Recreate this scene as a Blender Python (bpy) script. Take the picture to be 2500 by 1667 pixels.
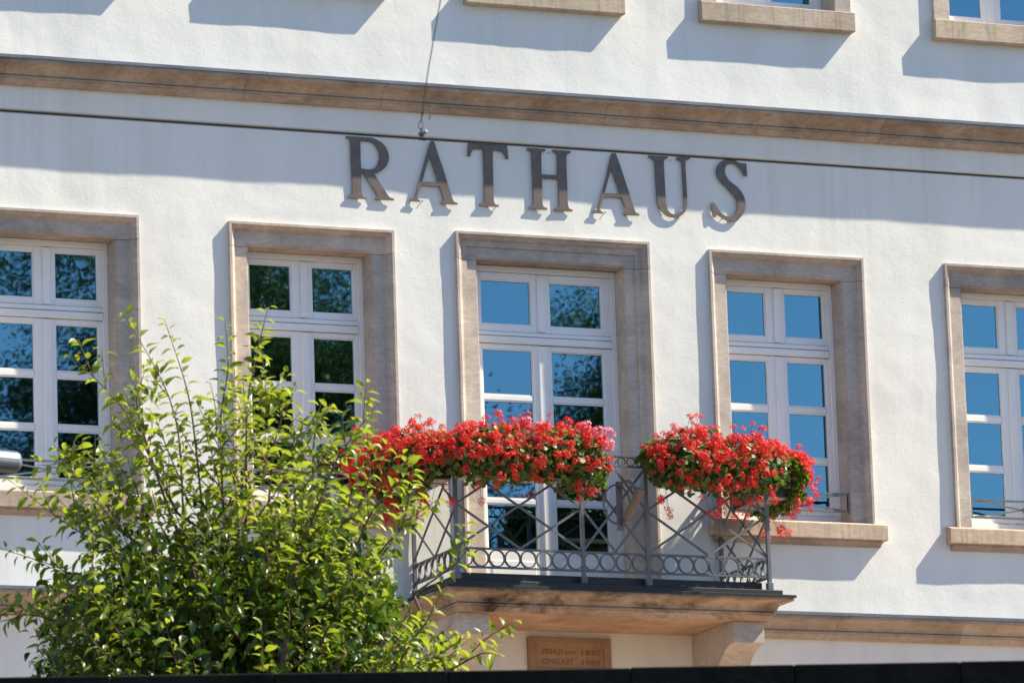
import bpy, bmesh, math, random
import numpy as np
from mathutils import Vector, Matrix, noise
random.seed(7)
rng = np.random.default_rng(11)

# ------------------------------------------------------------------ camera, sky, sun, exposure
scene = bpy.context.scene
for o in list(bpy.data.objects):
    bpy.data.objects.remove(o, do_unlink=True)
COL = scene.collection

CAM = Vector((-19.021, -43.537, -10.507))
YAW, PITCH, ROLL = 0.4040063, 0.2004369, -0.0331626
fw = Vector((math.sin(YAW)*math.cos(PITCH), math.cos(YAW)*math.cos(PITCH), math.sin(PITCH)))
r0 = Vector((math.cos(YAW), -math.sin(YAW), 0.0)); u0 = r0.cross(fw)
cr, sr = math.cos(ROLL), math.sin(ROLL)
RX = r0*cr + u0*sr; UX = u0*cr - r0*sr
cam_data = bpy.data.cameras.new('camera'); cam = bpy.data.objects.new('camera', cam_data); COL.objects.link(cam)
M = Matrix((RX, UX, -fw)).transposed().to_4x4(); M.translation = CAM
cam.matrix_world = M
cam_data.sensor_fit = 'HORIZONTAL'; cam_data.sensor_width = 36.0
cam_data.lens = 14200/2500*36
cam_data.clip_start = 0.5; cam_data.clip_end = 3000
cam_data.dof.use_dof = True; cam_data.dof.focus_distance = 48.3; cam_data.dof.aperture_fstop = 14.0
scene.camera = cam

LIGHT = Vector((-3.3, 1.0, -3.8)).normalized()           # direction the sunlight travels
SUN_EL = math.asin(-LIGHT.z); SUN_AZ = math.atan2(-LIGHT.x, -LIGHT.y)   # azimuth clockwise from +Y
world = bpy.data.worlds.new('World'); scene.world = world; world.use_nodes = True
wn = world.node_tree.nodes; wl = world.node_tree.links; wn.clear()
sky = wn.new('ShaderNodeTexSky'); sky.sky_type = 'NISHITA'; sky.sun_disc = False
sky.sun_elevation = SUN_EL; sky.sun_rotation = SUN_AZ
sky.air_density = 1.0; sky.dust_density = 0.2; sky.ozone_density = 4.0; sky.altitude = 200
bg = wn.new('ShaderNodeBackground'); bg.inputs['Strength'].default_value = 0.092
wo = wn.new('ShaderNodeOutputWorld')
wl.new(sky.outputs[0], bg.inputs[0]); wl.new(bg.outputs[0], wo.inputs[0])

sun_data = bpy.data.lights.new('sun', 'SUN'); sun_data.energy = 5.0; sun_data.angle = math.radians(0.53)
sun_data.color = (1.0, 0.885, 0.67)
sun = bpy.data.objects.new('sun', sun_data); COL.objects.link(sun)
sun.rotation_euler = LIGHT.to_track_quat('-Z', 'Y').to_euler(); sun.location = (30, -20, 40)

scene.view_settings.view_transform = 'Standard'; scene.view_settings.look = 'None'
scene.view_settings.gamma = 1.0; scene.view_settings.use_curve_mapping = False
scene.view_settings.exposure = 1.10
scene.render.engine = 'CYCLES'
scene.cycles.max_bounces = 8; scene.cycles.transparent_max_bounces = 12
scene.cycles.diffuse_bounces = 4; scene.cycles.glossy_bounces = 4

# ------------------------------------------------------------------ materials
def new_mat(name):
    m = bpy.data.materials.new(name); m.use_nodes = True
    nt = m.node_tree; p = nt.nodes['Principled BSDF']
    return m, nt, p
def N(nt, t, **kw):
    n = nt.nodes.new(t)
    for k, v in kw.items():
        setattr(n, k, v)
    return n
def ramp(nt, src, stops):
    r = N(nt, 'ShaderNodeValToRGB'); el = r.color_ramp.elements
    while len(el) < len(stops): el.new(0.5)
    for e, (p, c) in zip(el, stops):
        e.position = p; e.color = (*c, 1) if len(c) == 3 else c
    nt.links.new(src, r.inputs[0]); return r
def tex(nt, vec, scale, detail=4, rough=0.55, dist=0.0):
    t = N(nt, 'ShaderNodeTexNoise'); t.inputs['Scale'].default_value = scale
    t.inputs['Detail'].default_value = detail; t.inputs['Roughness'].default_value = rough
    t.inputs['Distortion'].default_value = dist
    nt.links.new(vec, t.inputs['Vector']); return t
def pos(nt, scale=(1, 1, 1)):
    g = N(nt, 'ShaderNodeNewGeometry'); mp = N(nt, 'ShaderNodeMapping'); mp.inputs['Scale'].default_value = scale
    nt.links.new(g.outputs['Position'], mp.inputs['Vector']); return mp.outputs[0]
def mix(nt, fac, a, b, mode='MIX'):
    m = N(nt, 'ShaderNodeMix', data_type='RGBA', blend_type=mode)
    for i, v in ((0, fac), (6, a), (7, b)):
        if isinstance(v, (int, float)): m.inputs[i].default_value = v
        elif isinstance(v, tuple): m.inputs[i].default_value = (*v, 1)
        else: nt.links.new(v, m.inputs[i])
    return m.outputs[2]
def bump(nt, h, strength, dist, prev=None):
    b = N(nt, 'ShaderNodeBump'); b.inputs['Strength'].default_value = strength; b.inputs['Distance'].default_value = dist
    nt.links.new(h, b.inputs['Height'])
    if prev is not None: nt.links.new(prev, b.inputs['Normal'])
    return b.outputs[0]

MAT = {}
def mk_plaster():
    m, nt, p = new_mat('white_plaster')
    v = pos(nt)
    a = tex(nt, v, 0.9, 5); b = tex(nt, pos(nt, (3, 3, 0.6)), 1.0, 4)
    c = ramp(nt, a.outputs[0], [(0.3, (0.765, 0.768, 0.752)), (0.7, (0.80, 0.803, 0.788))]).outputs[0]
    d = ramp(nt, b.outputs[0], [(0.35, (0.94, 0.94, 0.93)), (0.6, (1, 1, 1))]).outputs[0]
    c = mix(nt, 1.0, c, d, 'MULTIPLY')
    # faint rain streaks and grey washed patches
    s = tex(nt, pos(nt, (9, 9, 0.35)), 1.0, 4, 0.65); g = tex(nt, v, 0.6, 3)
    sm = N(nt, 'ShaderNodeMath', operation='MULTIPLY'); nt.links.new(s.outputs[0], sm.inputs[0]); nt.links.new(g.outputs[0], sm.inputs[1])
    sf = ramp(nt, sm.outputs[0], [(0.27, (0, 0, 0)), (0.42, (0.30, 0.30, 0.30))]).outputs[0]
    c = mix(nt, sf, c, (0.60, 0.59, 0.56))
    nt.links.new(c, p.inputs['Base Color'])
    p.inputs['Roughness'].default_value = 0.9; p.inputs['Specular IOR Level'].default_value = 0.15
    n1 = tex(nt, pos(nt, (1, 1, 1.5)), 55, 3, 0.6, 0.3); n2 = tex(nt, v, 17, 3, 0.6, 0.4); n3 = tex(nt, v, 5, 3, 0.5)
    b1 = bump(nt, n3.outputs[0], 0.11, 0.03)
    b2 = bump(nt, n2.outputs[0], 0.07, 0.012, b1)
    b3 = bump(nt, n1.outputs[0], 0.22, 0.006, b2)
    nt.links.new(b3, p.inputs['Normal'])
    return m
def mk_stone(name, c1, c2, c3, stain=0.0, streak=0.0):
    m, nt, p = new_mat(name)
    v = pos(nt)
    oi = N(nt, 'ShaderNodeObjectInfo')
    a = tex(nt, v, 2.3, 6, 0.6, 0.8)
    c = ramp(nt, a.outputs[0], [(0.3, c1), (0.52, c2), (0.72, c3)]).outputs[0]
    f = tex(nt, pos(nt, (5, 5, 14)), 3.0, 5, 0.65)
    c = mix(nt, 0.75, c, ramp(nt, f.outputs[0], [(0.3, (0.72, 0.71, 0.71)), (0.7, (1.10, 1.07, 1.04))]).outputs[0], 'MULTIPLY')
    rr = ramp(nt, oi.outputs['Random'], [(0, (0.80, 0.80, 0.81)), (0.5, (1, 0.99, 0.98)), (1, (1.10, 1.03, 0.95))]).outputs[0]
    c = mix(nt, 0.8, c, rr, 'MULTIPLY')
    rust = tex(nt, v, 6.0, 4, 0.7, 1.2)
    rf = ramp(nt, rust.outputs[0], [(0.64, (0, 0, 0)), (0.75, (1, 1, 1))]).outputs[0]
    rfm = N(nt, 'ShaderNodeMath', operation='MULTIPLY'); nt.links.new(rf, rfm.inputs[0]); rfm.inputs[1].default_value = 0.45
    c = mix(nt, rfm.outputs[0], c, (0.30, 0.16, 0.08))
    if streak:
        s = tex(nt, pos(nt, (30, 3, 1.2)), 1.0, 3, 0.6)
        sf = ramp(nt, s.outputs[0], [(0.5, (0, 0, 0)), (0.7, (streak,)*3)]).outputs[0]
        c = mix(nt, sf, c, (0.20, 0.16, 0.12))
    if stain:
        s = tex(nt, pos(nt, (1.3, 1.3, 2.6)), 1.25, 6, 0.7, 0.6)
        sf = ramp(nt, s.outputs[0], [(0.47, (0, 0, 0)), (0.68, (stain,)*3)]).outputs[0]
        c = mix(nt, sf, c, (0.035, 0.025, 0.02))
    nt.links.new(c, p.inputs['Base Color'])
    p.inputs['Roughness'].default_value = 0.85; p.inputs['Specular IOR Level'].default_value = 0.2
    g = tex(nt, v, 90, 3); g2 = tex(nt, v, 22, 4, 0.7)
    nt.links.new(bump(nt, g.outputs[0], 0.15, 0.003, bump(nt, g2.outputs[0], 0.22, 0.006)), p.inputs['Normal'])
    return m
def mk_simple(name, col, rough=0.5, metal=0.0, var=0.12, scale=8.0, bmp=0.0, spec=0.5):
    m, nt, p = new_mat(name)
    t = tex(nt, pos(nt), scale, 5, 0.6)
    lo = tuple(x*(1-var) for x in col); hi = tuple(x*(1+var) for x in col)
    nt.links.new(ramp(nt, t.outputs[0], [(0.3, lo), (0.7, hi)]).outputs[0], p.inputs['Base Color'])
    p.inputs['Roughness'].default_value = rough; p.inputs['Metallic'].default_value = metal
    p.inputs['Specular IOR Level'].default_value = spec
    if bmp:
        t2 = tex(nt, pos(nt), scale*6, 3)
        nt.links.new(bump(nt, t2.outputs[0], bmp, 0.005), p.inputs['Normal'])
    return m
def mk_glass():
    m, nt, p = new_mat('window_glass'); nt.nodes.remove(p)
    out = nt.nodes['Material Output']
    gl = N(nt, 'ShaderNodeBsdfGlossy'); gl.inputs['Roughness'].default_value = 0.012; gl.inputs['Color'].default_value = (0.38, 0.80, 1.0, 1)
    tr = N(nt, 'ShaderNodeBsdfTransparent'); tr.inputs['Color'].default_value = (0.72, 0.78, 0.78, 1)
    fr = N(nt, 'ShaderNodeFresnel'); fr.inputs['IOR'].default_value = 3.5
    w = tex(nt, pos(nt), 3.0, 2)
    b = bump(nt, w.outputs[0], 0.05, 0.004)
    nt.links.new(b, gl.inputs['Normal'])
    mx = N(nt, 'ShaderNodeMixShader')
    nt.links.new(fr.outputs[0], mx.inputs[0]); nt.links.new(tr.outputs[0], mx.inputs[1]); nt.links.new(gl.outputs[0], mx.inputs[2])
    nt.links.new(mx.outputs[0], out.inputs['Surface'])
    return m
def mk_leaf(name, dark, light, trans, rough=0.38, tfac=0.42):
    m, nt, p = new_mat(name)
    out = nt.nodes['Material Output']
    at = N(nt, 'ShaderNodeAttribute', attribute_name='tint')
    oi = N(nt, 'ShaderNodeObjectInfo')
    ad = N(nt, 'ShaderNodeMath', operation='ADD'); nt.links.new(at.outputs['Fac'], ad.inputs[0])
    t = tex(nt, pos(nt), 25, 3)
    mu = N(nt, 'ShaderNodeMath', operation='MULTIPLY'); nt.links.new(t.outputs[0], mu.inputs[0]); mu.inputs[1].default_value = 0.25
    nt.links.new(mu.outputs[0], ad.inputs[1])
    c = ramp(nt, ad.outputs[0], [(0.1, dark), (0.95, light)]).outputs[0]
    nt.links.new(c, p.inputs['Base Color']); p.inputs['Roughness'].default_value = rough
    p.inputs['Specular IOR Level'].default_value = 0.5
    tl = N(nt, 'ShaderNodeBsdfTranslucent')
    nt.links.new(mix(nt, 1.0, c, trans, 'MULTIPLY'), tl.inputs['Color'])
    mx = N(nt, 'ShaderNodeMixShader'); mx.inputs[0].default_value = tfac
    nt.links.new(p.outputs[0], mx.inputs[1]); nt.links.new(tl.outputs[0], mx.inputs[2])
    nt.links.new(mx.outputs[0], out.inputs['Surface'])
    return m
MAT['plaster'] = mk_plaster()
MAT['stone'] = mk_stone('pale_sandstone', (0.42, 0.38, 0.355), (0.56, 0.505, 0.46), (0.63, 0.575, 0.53), stain=0.25)
MAT['sill'] = mk_stone('sill_sandstone', (0.43, 0.36, 0.285), (0.55, 0.47, 0.385), (0.60, 0.52, 0.435), streak=0.4)
MAT['cornice'] = mk_stone('brown_sandstone', (0.33, 0.275, 0.235), (0.46, 0.385, 0.32), (0.52, 0.46, 0.415), stain=0.4)
MAT['balcony'] = mk_stone('stained_sandstone', (0.32, 0.24, 0.185), (0.44, 0.345, 0.275), (0.49, 0.415, 0.35), stain=1.0)
MAT['red_stone'] = mk_stone('red_sandstone', (0.33, 0.215, 0.145), (0.39, 0.26, 0.175), (0.43, 0.30, 0.205))
MAT['red_dark'] = mk_simple('engraved_red_sandstone', (0.19, 0.115, 0.075), 0.9)
MAT['galv_brown'] = mk_simple('weathered_bronze_tube', (0.20, 0.155, 0.12), 0.5, 0.3, 0.2)
MAT['red_soffit'] = mk_stone('soffit_sandstone', (0.34, 0.22, 0.15), (0.46, 0.32, 0.23), (0.50, 0.37, 0.27))
MAT['zinc'] = mk_simple('zinc_sheet', (0.16, 0.17, 0.20), 0.45, 0.6, 0.25, 3.0)
MAT['dark_sheet'] = mk_simple('dark_sheet_metal', (0.009, 0.010, 0.013), 0.5, 0.0, 0.3, 4.0)
MAT['iron'] = mk_simple('grey_painted_iron', (0.125, 0.135, 0.15), 0.42, 0.0, 0.2, 10.0)
MAT['bronze'] = mk_simple('patinated_bronze', (0.135, 0.110, 0.097), 0.5, 0.2, 0.2, 12.0)
MAT['wood'] = mk_simple('white_window_paint', (0.81, 0.81, 0.82), 0.4, 0.0, 0.03, 5.0)
MAT['alu'] = mk_simple('aluminium', (0.5, 0.5, 0.52), 0.35, 0.8, 0.1)
MAT['glass'] = mk_glass()
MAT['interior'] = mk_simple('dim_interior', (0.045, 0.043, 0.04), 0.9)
MAT['curtain'] = mk_simple('grey_curtain', (0.30, 0.31, 0.28), 0.9, 0.0, 0.1)
MAT['box'] = mk_simple('brown_plastic', (0.035, 0.022, 0.017), 0.5)
MAT['tray'] = mk_simple('pale_tray', (0.5, 0.46, 0.41), 0.6)
MAT['soil'] = mk_simple('soil', (0.03, 0.02, 0.014), 0.95)
MAT['petal'] = mk_leaf('red_petals', (0.68, 0.012, 0.016), (0.82, 0.048, 0.042), (1.0, 0.35, 0.3), 0.6, 0.3)
MAT['pink'] = mk_leaf('pink_petals', (0.75, 0.16, 0.25), (0.82, 0.28, 0.36), (1.0, 0.7, 0.7), 0.6, 0.3)
MAT['gleaf'] = mk_leaf('geranium_leaf', (0.030, 0.07, 0.016), (0.15, 0.23, 0.04), (1.3, 1.5, 0.5), 0.42, 0.35)
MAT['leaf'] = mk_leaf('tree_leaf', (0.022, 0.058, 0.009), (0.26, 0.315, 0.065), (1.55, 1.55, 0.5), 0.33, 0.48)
MAT['dleaf'] = mk_leaf('dark_tree_leaf', (0.02, 0.035, 0.012), (0.13, 0.17, 0.045), (1.2, 1.3, 0.5), 0.5, 0.25)
MAT['bark'] = mk_simple('bark', (0.12, 0.085, 0.06), 0.9, 0.0, 0.35, 20.0, 0.5)
MAT['twig'] = mk_simple('young_bark', (0.17, 0.11, 0.06), 0.8, 0.0, 0.3, 20.0)
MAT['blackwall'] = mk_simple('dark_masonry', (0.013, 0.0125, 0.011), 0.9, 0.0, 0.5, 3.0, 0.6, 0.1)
MAT['cap'] = mk_simple('coping_stone', (0.10, 0.105, 0.09), 0.9, 0.0, 0.4, 9.0, 0.6)
MAT['paving'] = mk_simple('terrace_paving', (0.055, 0.05, 0.042), 0.9, 0.0, 0.15, 2.0)
MAT['slabs'] = mk_simple('sandstone_paving', (0.44, 0.30, 0.19), 0.9, 0.0, 0.15, 2.0)
MAT['asphalt'] = mk_simple('asphalt', (0.055, 0.053, 0.05), 0.9, 0.0, 0.2, 4.0)
MAT['post'] = mk_simple('dark_blue_paint', (0.018, 0.024, 0.035), 0.3)
MAT['wire'] = mk_simple('black_cable', (0.006, 0.006, 0.008), 0.6)
MAT['galv'] = mk_simple('galvanised_steel', (0.42, 0.44, 0.48), 0.27, 0.85, 0.15)

# ------------------------------------------------------------------ mesh helpers
class MB:
    def __init__(s): s.v = []; s.f = []
    def box(s, x0, x1, y0, y1, z0, z1, b=0.0):
        if b <= 0:
            k = len(s.v)
            s.v += [(x0,y0,z0),(x1,y0,z0),(x1,y1,z0),(x0,y1,z0),(x0,y0,z1),(x1,y0,z1),(x1,y1,z1),(x0,y1,z1)]
            s.f += [tuple(k+i for i in q) for q in ((0,3,2,1),(4,5,6,7),(0,1,5,4),(1,2,6,5),(2,3,7,6),(3,0,4,7))]
            return s
        k = len(s.v)                                   # chamfered box: 24 corners
        X, Y, Z = (x0, x1), (y0, y1), (z0, z1)
        idx = {}
        for i in (0, 1):
            for j in (0, 1):
                for l in (0, 1):
                    sx, sy, sz = (1, -1)[i], (1, -1)[j], (1, -1)[l]
                    for ax in range(3):
                        p = [X[i]+sx*b, Y[j]+sy*b, Z[l]+sz*b]; p[ax] = (X[i], Y[j], Z[l])[ax]
                        idx[(i, j, l, ax)] = len(s.v); s.v.append(tuple(p))
        def F(*q): s.f.append(tuple(idx[t] for t in q))
        for a in (0, 1):
            F((a,0,0,0),(a,1,0,0),(a,1,1,0),(a,0,1,0)); F((0,a,0,1),(1,a,0,1),(1,a,1,1),(0,a,1,1)); F((0,0,a,2),(1,0,a,2),(1,1,a,2),(0,1,a,2))
            for c in (0, 1):
                F((a,c,0,0),(a,c,1,0),(a,c,1,1),(a,c,0,1)); F((a,0,c,0),(a,1,c,0),(a,1,c,2),(a,0,c,2)); F((0,a,c,1),(1,a,c,1),(1,a,c,2),(0,a,c,2))
                for l in (0, 1): F((a,c,l,0),(a,c,l,1),(a,c,l,2))
        return s
    def bar(s, p, q, w, h, up=(0, 0, 1)):
        p, q, up = Vector(p), Vector(q), Vector(up)
        d = (q-p).normalized(); side = d.cross(up)
        if side.length < 1e-4: side = d.cross(Vector((0, 1, 0)))
        side.normalize(); u = side.cross(d)
        k = len(s.v)
        for e in (p, q):
            for a, b in ((-1,-1),(1,-1),(1,1),(-1,1)):
                s.v.append(tuple(e + side*a*w/2 + u*b*h/2))
        s.f += [tuple(k+i for i in g) for g in ((0,1,2,3),(7,6,5,4),(0,4,5,1),(1,5,6,2),(2,6,7,3),(3,7,4,0))]
        return s
    def tube(s, pts, r, n=8, closed=False, cap=True):
        pts = [Vector(p) for p in pts]; m = len(pts)
        rs = r if isinstance(r, (list, tuple)) else [r]*m
        k = len(s.v); ref = None
        for i, p in enumerate(pts):
            if closed: d = pts[(i+1) % m]-pts[i-1]
            else: d = pts[min(i+1, m-1)]-pts[max(i-1, 0)]
            d.normalize()
            if ref is None:
                ref = Vector((0, 0, 1)) if abs(d.z) < 0.9 else Vector((1, 0, 0))
            a = d.cross(ref).normalized(); b = a.cross(d).normalized(); ref = b
            for j in range(n):
                t = 2*math.pi*j/n
                s.v.append(tuple(p + (a*math.cos(t)+b*math.sin(t))*rs[i]))
        rng_ = range(m if closed else m-1)
        for i in rng_:
            i2 = (i+1) % m
            for j in range(n):
                j2 = (j+1) % n
                s.f.append((k+i*n+j, k+i*n+j2, k+i2*n+j2, k+i2*n+j))
        if cap and not closed:
            s.f.append(tuple(k+j for j in reversed(range(n)))); s.f.append(tuple(k+(m-1)*n+j for j in range(n)))
        return s
    def ring(s, c, rx, rz, w, d, n=20, axis='y'):
        # flat ring of square section in the x-z (axis y) or y-z (axis x) plane
        k = len(s.v)
        for i in range(n):
            t = 2*math.pi*i/n
            for rr, dd in ((-w/2, -d/2), (w/2, -d/2), (w/2, d/2), (-w/2, d/2)):
                a, b = (rx+rr)*math.cos(t), (rz+rr)*math.sin(t)
                s.v.append((c[0]+a, c[1]+dd, c[2]+b) if axis == 'y' else (c[0]+dd, c[1]+a, c[2]+b))
        for i in range(n):
            i2 = (i+1) % n
            for j in range(4):
                s.f.append((k+i*4+j, k+i*4+(j+1) % 4, k+i2*4+(j+1) % 4, k+i2*4+j))
        return s
    def prism(s, prof, x0, x1):
        # closed (y,z) profile extruded along x
        k = len(s.v); n = len(prof)
        for x in (x0, x1): s.v += [(x, y, z) for y, z in prof]
        for i in range(n):
            j = (i+1) % n; s.f.append((k+i, k+j, k+n+j, k+n+i))
        s.f.append(tuple(k+i for i in reversed(range(n)))); s.f.append(tuple(k+n+i for i in range(n)))
        return s
    def prism_x(s, prof, y0, y1):
        # closed (x,z) profile extruded along y
        k = len(s.v); n = len(prof)
        for y in (y0, y1): s.v += [(x, y, z) for x, z in prof]
        for i in range(n):
            j = (i+1) % n; s.f.append((k+i, k+j, k+n+j, k+n+i))
        s.f.append(tuple(k+i for i in reversed(range(n)))); s.f.append(tuple(k+n+i for i in range(n)))
        return s
    def sweep(s, rows, closed=False, cap=True):
        # rows: list of equally long point lists, skinned together
        k = len(s.v); n = len(rows[0]); m = len(rows)
        for r in rows: s.v += [tuple(p) for p in r]
        for i in range(m-1):
            for j in range(n if closed else n-1):
                j2 = (j+1) % n
                s.f.append((k+i*n+j, k+i*n+j2, k+(i+1)*n+j2, k+(i+1)*n+j))
        if cap:
            s.f.append(tuple(k+j for j in reversed(range(n)))); s.f.append(tuple(k+(m-1)*n+j for j in range(n)))
        return s
    def mesh(s, name, mat, smooth=False):
        me = bpy.data.meshes.new(name); me.from_pydata(s.v, [], s.f)
        bm = bmesh.new(); bm.from_mesh(me); bmesh.ops.recalc_face_normals(bm, faces=bm.faces); bm.to_mesh(me); bm.free()
        me.materials.append(MAT[mat])
        if smooth: me.polygons.foreach_set('use_smooth', [True]*len(me.polygons))
        return me
    def build(s, name, mat, parent=None, smooth=False, loc=(0, 0, 0)):
        return link(name, s.mesh(name, mat, smooth), parent, loc)
def link(name, me, parent=None, loc=(0, 0, 0)):
    o = bpy.data.objects.new(name, me); COL.objects.link(o); o.location = loc
    if parent is not None: o.parent = parent
    return o
def tag(o, label=None, cat=None, group=None, kind=None):
    if label: o['label'] = label
    if cat: o['category'] = cat
    if group: o['group'] = group
    if kind: o['kind'] = kind
    return o
def empty(name, loc=(0, 0, 0), parent=None):
    o = bpy.data.objects.new(name, None); COL.objects.link(o); o.location = loc; o.empty_display_size = 0.2
    if parent is not None: o.parent = parent
    return o
def copy_tree(o, parent, loc):
    c = o.copy(); COL.objects.link(c); c.parent = parent; c.location = loc
    for ch in list(o.children):
        d = ch.copy(); COL.objects.link(d); d.parent = c
    return c
LETTERS = [
 ('R', [[(-1.832,0.779),(-1.706,0.78),(-1.651,0.779),(-1.601,0.778),(-1.56,0.766),(-1.518,0.745),(-1.486,0.713),(-1.464,0.674),(-1.456,0.631),(-1.458,0.598),(-1.471,0.562),(-1.5,0.526),(-1.538,0.497),(-1.568,0.484),(-1.593,0.48),(-1.569,0.44),(-1.521,0.371),(-1.477,0.305),(-1.457,0.282),(-1.422,0.273),(-1.422,0.259),(-1.583,0.257),(-1.583,0.273),(-1.566,0.278),(-1.561,0.286),(-1.629,0.392),(-1.693,0.482),(-1.708,0.483),(-1.707,0.431),(-1.708,0.339),(-1.705,0.3),(-1.697,0.28),(-1.685,0.273),(-1.666,0.269),(-1.667,0.257),(-1.827,0.259),(-1.827,0.273),(-1.802,0.28),(-1.79,0.291),(-1.787,0.307),(-1.787,0.387),(-1.792,0.538),(-1.794,0.73),(-1.796,0.748),(-1.811,0.763),(-1.829,0.767)],[(-1.707,0.749),(-1.635,0.751),(-1.61,0.746),(-1.578,0.725),(-1.553,0.693),(-1.54,0.653),(-1.538,0.618),(-1.545,0.581),(-1.562,0.544),(-1.588,0.518),(-1.622,0.508),(-1.659,0.508),(-1.707,0.511),(-1.708,0.591)]]),
 ('A', [[(-1.076,0.785),(-1.047,0.785),(-1.013,0.675),(-0.974,0.561),(-0.934,0.427),(-0.896,0.307),(-0.888,0.287),(-0.874,0.276),(-0.851,0.269),(-0.852,0.256),(-0.995,0.255),(-0.994,0.273),(-0.977,0.28),(-0.973,0.288),(-0.976,0.304),(-1.007,0.404),(-1.175,0.404),(-1.21,0.31),(-1.21,0.294),(-1.202,0.277),(-1.186,0.271),(-1.187,0.261),(-1.274,0.262),(-1.276,0.276),(-1.253,0.286),(-1.233,0.301),(-1.226,0.317),(-1.194,0.423),(-1.142,0.583),(-1.091,0.739)],[(-1.09,0.662),(-1.051,0.54),(-1.018,0.432),(-1.164,0.432),(-1.131,0.535)]]),
 ('T', [[(-0.735,0.79),(-0.386,0.79),(-0.378,0.675),(-0.4,0.673),(-0.407,0.702),(-0.425,0.727),(-0.451,0.739),(-0.485,0.743),(-0.518,0.743),(-0.522,0.594),(-0.523,0.432),(-0.524,0.319),(-0.517,0.288),(-0.505,0.276),(-0.482,0.274),(-0.483,0.259),(-0.649,0.259),(-0.647,0.274),(-0.62,0.282),(-0.607,0.294),(-0.604,0.327),(-0.604,0.427),(-0.605,0.589),(-0.603,0.746),(-0.642,0.748),(-0.68,0.743),(-0.702,0.728),(-0.715,0.707),(-0.723,0.678),(-0.746,0.676),(-0.74,0.742)]]),
 ('H', [[(-0.203,0.782),(-0.036,0.78),(-0.038,0.768),(-0.064,0.756),(-0.077,0.741),(-0.079,0.707),(-0.08,0.561),(0.064,0.56),(0.069,0.716),(0.066,0.746),(0.049,0.759),(0.028,0.766),(0.029,0.779),(0.194,0.778),(0.192,0.764),(0.17,0.757),(0.154,0.744),(0.151,0.713),(0.149,0.559),(0.15,0.397),(0.15,0.32),(0.157,0.288),(0.169,0.278),(0.19,0.273),(0.189,0.258),(0.027,0.255),(0.029,0.272),(0.053,0.281),(0.069,0.293),(0.071,0.315),(0.071,0.432),(0.068,0.529),(-0.079,0.527),(-0.081,0.423),(-0.082,0.314),(-0.075,0.288),(-0.063,0.278),(-0.041,0.273),(-0.043,0.258),(-0.204,0.258),(-0.2,0.275),(-0.178,0.282),(-0.165,0.295),(-0.162,0.318),(-0.162,0.459),(-0.164,0.621),(-0.164,0.734),(-0.172,0.752),(-0.186,0.761),(-0.203,0.766)]]),
 ('A', [[(0.572,0.781),(0.608,0.784),(0.648,0.667),(0.686,0.547),(0.719,0.441),(0.759,0.316),(0.771,0.288),(0.786,0.277),(0.805,0.272),(0.804,0.258),(0.666,0.255),(0.665,0.274),(0.68,0.279),(0.686,0.291),(0.677,0.319),(0.648,0.406),(0.481,0.402),(0.445,0.302),(0.445,0.287),(0.455,0.272),(0.473,0.267),(0.471,0.258),(0.383,0.257),(0.384,0.274),(0.405,0.281),(0.421,0.296),(0.431,0.321),(0.465,0.424),(0.514,0.578),(0.555,0.727)],[(0.562,0.656),(0.599,0.542),(0.636,0.433),(0.489,0.432),(0.521,0.529)]]),
 ('U', [[(0.911,0.784),(1.092,0.786),(1.091,0.775),(1.065,0.763),(1.051,0.746),(1.05,0.721),(1.051,0.599),(1.054,0.444),(1.057,0.375),(1.068,0.327),(1.089,0.301),(1.115,0.289),(1.141,0.288),(1.172,0.297),(1.203,0.32),(1.219,0.348),(1.226,0.381),(1.224,0.446),(1.22,0.609),(1.217,0.74),(1.209,0.756),(1.174,0.766),(1.174,0.787),(1.293,0.79),(1.292,0.777),(1.262,0.767),(1.251,0.754),(1.25,0.709),(1.253,0.554),(1.255,0.427),(1.252,0.374),(1.239,0.328),(1.211,0.294),(1.175,0.272),(1.135,0.261),(1.096,0.262),(1.057,0.273),(1.02,0.303),(0.991,0.343),(0.977,0.387),(0.974,0.439),(0.969,0.57),(0.967,0.716),(0.961,0.745),(0.949,0.758),(0.91,0.77)]]),
 ('S', [[(1.825,0.661),(1.797,0.66),(1.785,0.691),(1.762,0.722),(1.737,0.75),(1.711,0.762),(1.682,0.765),(1.658,0.759),(1.635,0.743),(1.622,0.718),(1.617,0.685),(1.625,0.657),(1.647,0.621),(1.681,0.592),(1.724,0.564),(1.758,0.529),(1.783,0.49),(1.796,0.449),(1.8,0.413),(1.793,0.371),(1.771,0.325),(1.734,0.286),(1.693,0.265),(1.653,0.259),(1.614,0.265),(1.58,0.281),(1.55,0.298),(1.532,0.305),(1.519,0.302),(1.512,0.285),(1.49,0.287),(1.486,0.345),(1.485,0.409),(1.513,0.41),(1.527,0.376),(1.556,0.337),(1.59,0.31),(1.624,0.298),(1.66,0.3),(1.687,0.314),(1.71,0.346),(1.724,0.384),(1.724,0.416),(1.715,0.453),(1.694,0.484),(1.66,0.519),(1.618,0.558),(1.58,0.592),(1.555,0.624),(1.541,0.656),(1.538,0.688),(1.548,0.722),(1.57,0.756),(1.601,0.78),(1.637,0.793),(1.673,0.797),(1.708,0.793),(1.742,0.779),(1.773,0.77),(1.822,0.769),(1.823,0.734)]]),
]
# ------------------------------------------------------------------ setting: street, terrace
GZ, TZ = -12.1, -7.66
tag(MB().box(-400, 400, -500, 500, GZ-0.5, GZ).build('street', 'asphalt'), kind='structure')

# ------------------------------------------------------------------ town hall
WALL = 0.04                                     # y of the plaster face; stone fillets stand at y = 0
hall = empty('town_hall', (0, 0.04, TZ))
HL = (0, -0.04, -TZ)                            # children keep world coordinates
tag(hall, 'white plastered town hall facade with sandstone window surrounds and a flower balcony', 'building')
def hpart(name):
    return empty(name, HL, hall)

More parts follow.
